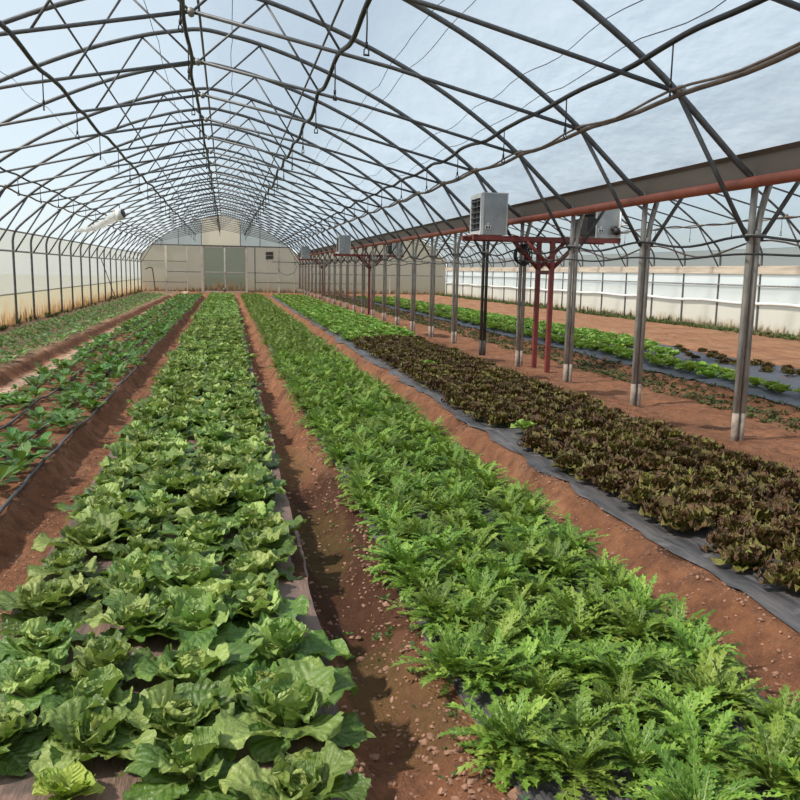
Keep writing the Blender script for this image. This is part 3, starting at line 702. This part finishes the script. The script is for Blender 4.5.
def merge(*mbs):
    b = MB()
    for m in mbs: b.add(m.v, m.f, m.a)
    return b
def mizuna(seed, lod=0):
    r = random.Random(seed); b = MB(); n = 48 if lod == 0 else 20
    for i in range(n):
        ring = i/n
        jag_leaf(b, i*2.399+r.uniform(-.4,.4), r.uniform(.12,.21)*(1-.2*ring), .32+.95*ring+r.uniform(-.2,.25), r.uniform(.3,1.6), r.uniform(.0,1.0), r, nl=8 if lod == 0 else 4, W=r.uniform(.017,.028)*(1 if lod == 0 else 1.5))
    return b
def redlet(seed, lod=0):
    r = random.Random(seed); b = MB(); n = 42 if lod == 0 else 18; q = (8,8) if lod == 0 else (5,4)
    for i in range(n):
        t = i/n
        add_leaf(b, i*2.399+r.uniform(-.3,.3), r.uniform(.10,.155)*(1-.25*t), r.uniform(.027,.042), .30+1.1*t+r.uniform(-.15,.15), r.uniform(.1,.9), frill, .020, r.uniform(20,30), *q, r.uniform(.1,.5), r.uniform(.1,.95) if r.random() < .8 else 1.0, .010, .01, .20, r)
    return b
def looseleaf(seed, lod=0):
    r = random.Random(seed); b = MB(); n = 13 if lod == 0 else 8; q = (8,6) if lod == 0 else (4,4)
    for i in range(n):
        t = i/n
        add_leaf(b, i*2.399+r.uniform(-.3,.3), r.uniform(.13,.19)*(1-.2*t), r.uniform(.055,.075), .5+.85*t+r.uniform(-.1,.1), r.uniform(.5,1.4), broad, .012, r.uniform(11,16), *q, r.uniform(.1,.5), r.uniform(.2,1.0), .01, .01, .08, r)
    return b
def sprout(seed, n, L, W, q):
    r = random.Random(seed); b = MB()
    for i in range(n):
        t = i/n
        add_leaf(b, i*2.399+r.uniform(-.4,.4), L*r.uniform(.75,1.2), W*r.uniform(.8,1.2), .55+.6*t+r.uniform(-.2,.2), r.uniform(.5,1.5), oval, W*.12, r.uniform(7,11), *q, r.uniform(-.1,.4), r.uniform(.15,1.0), .006, .006, .05, r)
    return b

# the camera's own numbers (needed to tell which plants the photograph shows)
HC = 1.50; FPX = 816.97; cp, cy_, cr = -.15567, .20931, .01888
Fv = Vector((math.sin(cy_)*math.cos(cp), math.cos(cy_)*math.cos(cp), math.sin(cp)))
r0_ = Vector((math.cos(cy_), -math.sin(cy_), 0)); u0_ = r0_.cross(Fv)
Rv = r0_*math.cos(cr)+u0_*math.sin(cr); Uv = -r0_*math.sin(cr)+u0_*math.cos(cr)
def to_px(x, y, z):
    p = Vector((x, y, z-HC)); d = p.dot(Fv)
    return (400+FPX*p.dot(Rv)/d, 400-FPX*p.dot(Uv)/d, d) if d > .2 else (-9999, -9999, d)
def shows(x, y, z=.1, m=0): a, b_, d = to_px(x, y, z); return -m < a < 800+m and -m < b_ < 800+m and d > .3

def bed(name, cat, group, rows, y0, y1, step, protos, far_protos, m, kindword, rowphr, jx, jy, smin, smax, nmax, upto, farphr, skip=None, heart=None, stuff_label=None, stagger=True, lbl=None):
    """rows of single plants; the nmax nearest in view are objects, anything past them is one mesh"""
    spots = []
    for ri, rx in enumerate(rows):
        yy = y0+(step*.5 if stagger and ri % 2 else 0)
        while yy < y1:
            x, y = rx+random.gauss(0,jx), yy+random.gauss(0,jy)
            if shows(x, y, .12, 40 if heart or name == 'mizuna' else 14) and not (skip and skip(x, y, ri)): spots.append((y, x, ri))
            yy += step*random.uniform(.92,1.08)
    spots.sort(); near, far = spots[:nmax], spots[nmax:]; cnt = [0]*len(rows); objs = []
    for i, (y, x, ri) in enumerate(near):
        inn = shows(x, y, .1)
        if inn: cnt[ri] += 1
        v = random.randrange(len(protos)); z = gz(x, y)+.012; sc = random.uniform(smin, smax); rz = random.uniform(0, 6.28)
        if heart and y < heart[1]:
            e = inst(name, heart[2][v], None, (x, y, z), rz, sc); inst('heart', heart[0][v], e)
        else: e = inst(name, protos[v], None, (x, y, z), rz, sc)
        if not inn: lab = f'{kindword} cut off by the frame in {rowphr[ri]}'
        elif cnt[ri] <= upto: lab = f'{kindword}, {ORD[cnt[ri]-1]} from the near end of {rowphr[ri]}'
        else: lab = f'{kindword} farther along {rowphr[ri]}, past the {ORD[upto-1]}'
        tag(e, lab, cat, group); objs.append(e)
    if far:
        b = MB()
        for (y, x, ri) in far:
            p = random.choice(far_protos); z = gz(x, y)+.012; sc = random.uniform(smin, smax); a = random.uniform(0, 6.28); c, s = math.cos(a)*sc, math.sin(a)*sc
            n = len(b.v); V = np.array(p.v)
            b.v.extend(np.stack([x+V[:,0]*c-V[:,1]*s, y+V[:,0]*s+V[:,1]*c, z+V[:,2]*sc], 1).tolist())
            b.f.extend([tuple(q+n for q in f) for f in p.f]); b.a.extend(p.a)
        tag(b.build('far_'+name+'s', m), stuff_label, cat, group, 'stuff')
    print(name, len(near), len(far), 'last y', round(near[-1][0],1)); return objs

LP = [lettuce(100+i) for i in range(9)]
lo = [o.mesh('lettuce', M['lettuce']) for o, h in LP]; lh = [h.mesh('heart', M['heart']) for o, h in LP]
lf = []
for o, h in LP: lf.append(merge(o, h).mesh('lettuce', M['lettuce']))
LFAR = [merge(*lettuce(150+i, 1)) for i in range(5)]
bed('lettuce', 'lettuce', 'broad lettuces on the brown mulch', [-.665,-.40,-.13,.13], 1.55, 43.2, .262, lf, LFAR, M['lettuce'], 'broad green lettuce',
    ['the row edging the seedling-side path','the second row from the seedling-side path','the second row from the mossy path','the row edging the mossy path'],   .035, .045, .80, 1.10, 300, 12, '', None, (lh, 9.5, lo),
    'far broad lettuces running on to the end wall doors')
MZ = [mizuna(200+i).mesh('mizuna', M['mizuna']) for i in range(9)]; MZF = [mizuna(250+i, 1) for i in range(5)]
bed('mizuna', 'salad plant', 'mizuna plants in the dense green bed', [.79,.96,1.13,1.30,1.47,1.62], 1.5, 43.2, .215, MZ, MZF, M['mizuna'], 'mizuna',
    ['the row edging the mossy path','the second row from the mossy path','the third row from the mossy path','the third row from the red lettuce path','the second row from the red lettuce path','the row edging the red lettuce path'],   .035, .05, .80, 1.10, 300, 10, '',
    stuff_label='far feathery mizuna running on towards the end wall')
RL = [redlet(300+i).mesh('red_lettuce', M['redleaf']) for i in range(8)]; RLF = [redlet(350+i, 1) for i in range(4)]
odd = [(2.82,11.3),(2.52,6.6)]
bed('red_lettuce', 'lettuce', 'red lettuces on the black mulch', [2.44,2.68,2.92,3.16,3.40,3.63], 2.0, 16.2, .265, RL, RLF, M['redleaf'], 'brownish red lettuce',
    ['the row edging the mizuna path','the second row from the mizuna path','the third row from the mizuna path','the third row from the posts','the second row from the posts','the row nearest the posts'], .035, .04, .92, 1.2, 300, 10, '',
    lambda x, y, ri: any(math.hypot(x-a, y-b_) < .2 for a, b_ in odd) or y > 15.4+.3*ri)
PL = [looseleaf(400+i).mesh('pale_lettuce', M['paleleaf']) for i in range(7)]; PLF = [looseleaf(450+i, 1) for i in range(4)]
for (x, y), lb in zip(odd, ['pale green lettuce alone in the middle of the red lettuce bed','small lime green lettuce at the mulch edge among red lettuces']):
    tag(inst('pale_lettuce', PL[0], None, (x, y, gz(x,y)+.03), 1.0, 1.0 if y > 8 else .8), lb, 'lettuce')
e = inst('lime_lettuce', looseleaf(777).mesh('lime_lettuce', M['limeleaf']), None, (-.42, 2.06, gz(-.42,2.06)+.01), 0, .55)
tag(e, 'small lime green lettuce seedling at the near end of the brown mulch', 'lettuce')
bed('pale_lettuce', 'lettuce', 'pale green lettuces beyond the red ones', [2.40,2.68,2.96,3.24,3.52,3.80], 15.9, 43.2, .28, PL, PLF, M['paleleaf'], 'pale green lettuce beyond the reds',
    ['the mizuna-side row','the second mizuna-side row','the third mizuna-side row','the third post-side row','the second post-side row','the post-side row'], .03, .04, .9, 1.15, 300, 5, '',
    lambda x, y, ri: y < 15.6+.3*ri, stuff_label='far pale green lettuces running on towards the end wall')
SP = [sprout(500+i, 10, .15, .036, (7,4)).mesh('leafy_seedling', M['seedling']) for i in range(8)]; SPF = [sprout(550+i, 7, .15, .042, (4,2)) for i in range(4)]
bed('leafy_seedling', 'seedling', 'leafy plants on the bare ridge bed', [-2.20,-1.92,-1.60,-1.35], 4.6, 43.2, .19, SP, SPF, M['seedling'], 'oval-leaved green plant',
    ['the row edging the pale furrow','the second row from the pale furrow','the second row from the lettuce path','the row edging the lettuce path'], .05, .06, .6, 1.25, 300, 8, '',
    lambda x, y, ri: random.random() < (.45 if ri == 1 else .1), stuff_label='far oval-leaved plants on the bare ridge bed')
SS = [sprout(600+i, 8, .11, .026, (5,2)).mesh('small_seedling', M['smallseed']) for i in range(6)]; SSF = [sprout(650+i, 5, .11, .032, (3,2)) for i in range(4)]
bed('small_seedling', 'seedling', 'small seedlings nearest the outside wall', [-4.12,-3.88,-3.60,-3.30,-3.05], 9.0, 43.2, .17, SS, SSF, M['smallseed'], 'small pale seedling',
    ['the row nearest the outside wall','the second row from the outside wall','the middle row','the second row from the furrow','the row edging the furrow'], .04, .05, .75, 1.25, 300, 6, '',
    lambda x, y, ri: random.random() < .12, stuff_label='far small pale seedlings of the bed by the outside wall')
# side bay, seen between the posts
LM = [looseleaf(700+i).mesh('lime_lettuce', M['limeleaf']) for i in range(5)]; LMF = [looseleaf(720+i, 1) for i in range(3)]
bed('lime_lettuce', 'lettuce', 'lime green lettuces on the blue-black mulch', [6.78,7.05], 5.0, 43.0, .30, LM, LMF, M['limeleaf'], 'lime green lettuce',
    ['the post-side side bay row','the second side bay row'], .04, .04, .85, 1.15, 300, 10, '', lambda x, y, ri: ri == 1 and y < 10.2, stuff_label='far lime green lettuces of the side bay')
bed('green_lettuce', 'lettuce', 'green lettuces at the back of the side bay mulch', [7.75,8.05,8.35,8.62], 13.2, 43.0, .30, PL, PLF, M['paleleaf'], 'mid-green side bay lettuce',
    ['the row nearest the limes','the second row from the limes','the second row from bare soil','the row nearest bare soil'], .04, .05, .9, 1.2, 250, 4, '', lambda x, y, ri: y < 13.0+ri*.9, stuff_label='far mid-green lettuces of the side bay')
bed('red_lettuce', 'lettuce', 'small dark red lettuces in the side bay', [8.05,8.38,8.70], 8.0, 16.0, .42, RL, RLF, M['redleaf'], 'small dark red side bay lettuce',
    ['the lime-side row','the middle row','the soil-side row'], .05, .07, .6, .85, 200, 9, '', lambda x, y, ri: y > 12.9+ri*.9)

# drip hoses on the bare ridge bed
for i, (x, lab) in enumerate([(-2.14,'grey drip hose beside the outermost plants by the pale furrow'),(-1.86,'grey drip hose along the second row from the pale furrow'),(-1.53,'grey drip hose along the second row from the lettuce path'),(-1.25,'grey drip hose at the edge towards the lettuce path')]):
    pts = []
    for y in np.arange(4.2, 43.2, .22): xx = x+.03*float(fbm(np.array([y*.7+i*9]), np.array([i*3.]), 2)[0]); pts.append((xx, y, gz(xx, y)+.022))
    b = MB(); b.tube(pts, .012, 6); tag(b.build('drip_hose', M['drip']), lab, 'hose', 'drip hoses on the bare ridge bed')

# weeds nobody could count: along the outside wall, along the far wall, edge strip in the side bay, sprigs in the paths
def weeds(name, lab, m, spots):
    b = MB()
    for (x, y, s, hgt) in spots:
        r = random.Random(int(x*1000+y*77)); t = MB()
        for i in range(r.randint(4,7)):
            add_leaf(t, r.uniform(0,6.28), s*r.uniform(.7,1.3), s*.20, r.uniform(.5,1.3)*(1.0 if hgt < 1 else 1.0), r.uniform(.2,1.2), oval, .002, 8, 3, 2, .1, r.uniform(.1,1), .004, .0, .0, r)
        V = np.array(t.v); z = gz(x, y); n = len(b.v)
        b.v.extend(np.stack([x+V[:,0], y+V[:,1], z+V[:,2]*hgt], 1).tolist()); b.f.extend([tuple(q+n for q in f) for f in t.f]); b.a.extend(t.a)
    tag(b.build(name, m), lab, 'weeds', kind='stuff')
weeds('weeds', 'tall weeds growing at the foot of the stained outside wall', M['weed'], [(random.uniform(-5.12,-4.98), y, random.uniform(.05,.12), random.choice([1.,1.3,2.2])) for y in np.concatenate([rng.uniform(18,54,140), rng.normal(25.6,.35,26), rng.normal(20.2,.3,16)])])
weeds('weeds', 'dark low weeds along the foot of the far side wall', M['weed'], [(random.uniform(13.6,14.3), y, random.uniform(.07,.14), .9) for y in rng.uniform(14,54,2200)])
weeds('weeds', 'taller weeds against the pale skirt of the far side wall', M['weed'], [(random.uniform(14.2,14.35), y, random.uniform(.06,.13), random.choice([1.2,2.,2.8])) for y in rng.uniform(24,40,60)])
weeds('weeds', 'sparse weedy strip on the ground just beyond the posts', M['weed'], [(random.choice([5.62,5.9,6.18])+random.gauss(0,.07), y, random.uniform(.04,.08), .7) for y in rng.uniform(6.5,50,5200)])
weeds('weeds', 'tiny weed sprigs scattered over the mossy path', M['seedling'], [(random.uniform(.56,.78), y, random.uniform(.012,.035), 1.) for y in 1.6+5*rng.random(90)**1.3]+[(random.uniform(.4,.6), y, .03, 1) for y in rng.normal(3.0,.1,7)])

# ------------------------------------------------------------------ light, sky, camera
w = bpy.data.worlds.new('World'); bpy.context.scene.world = w; w.use_nodes = True; nt = w.node_tree; nt.nodes.clear()
sk = nt.nodes.new('ShaderNodeTexSky'); sk.sky_type = 'NISHITA'; sk.sun_disc = False; sk.sun_elevation = math.radians(38); sk.sun_rotation = math.radians(255)
sk.air_density = 1.0; sk.dust_density = .6; sk.ozone_density = 1.0
bg = nt.nodes.new('ShaderNodeBackground'); bg.inputs[1].default_value = .32; wo = nt.nodes.new('ShaderNodeOutputWorld')
mxw = nt.nodes.new('ShaderNodeMix'); mxw.data_type = 'RGBA'; mxw.inputs[0].default_value = .75
mxw.inputs[7].default_value = (2.15, 2.55, 2.9, 1); nt.links.new(sk.outputs[0], mxw.inputs[6]); nt.links.new(mxw.outputs[2], bg.inputs[0]); nt.links.new(bg.outputs[0], wo.inputs[0])
sl = bpy.data.lights.new('sun', 'SUN'); sl.energy = 11.0; sl.angle = math.radians(4); sl.color = (1,.94,.84)
so = bpy.data.objects.new('sun', sl); C.objects.link(so)
so.rotation_euler = Vector((.71,.12,-.74)).to_track_quat('-Z', 'Y').to_euler()
cd = bpy.data.cameras.new('camera'); co = bpy.data.objects.new('camera', cd); C.objects.link(co)
cd.sensor_fit = 'HORIZONTAL'; cd.sensor_width = 36; cd.lens = 36*FPX/800; cd.clip_start = .05; cd.clip_end = 400
mw = Matrix((( Rv.x, Uv.x, -Fv.x, 0), (Rv.y, Uv.y, -Fv.y, 0), (Rv.z, Uv.z, -Fv.z, HC), (0,0,0,1))); co.matrix_world = mw
S = bpy.context.scene; S.camera = co
S.view_settings.view_transform = 'Standard'; S.view_settings.look = 'None'; S.view_settings.gamma = 1; S.view_settings.use_curve_mapping = False
S.view_settings.exposure = 0.19
S.cycles.max_bounces = 8; S.cycles.diffuse_bounces = 4; S.cycles.transmission_bounces = 6; S.cycles.transparent_max_bounces = 12; S.cycles.use_denoising = True
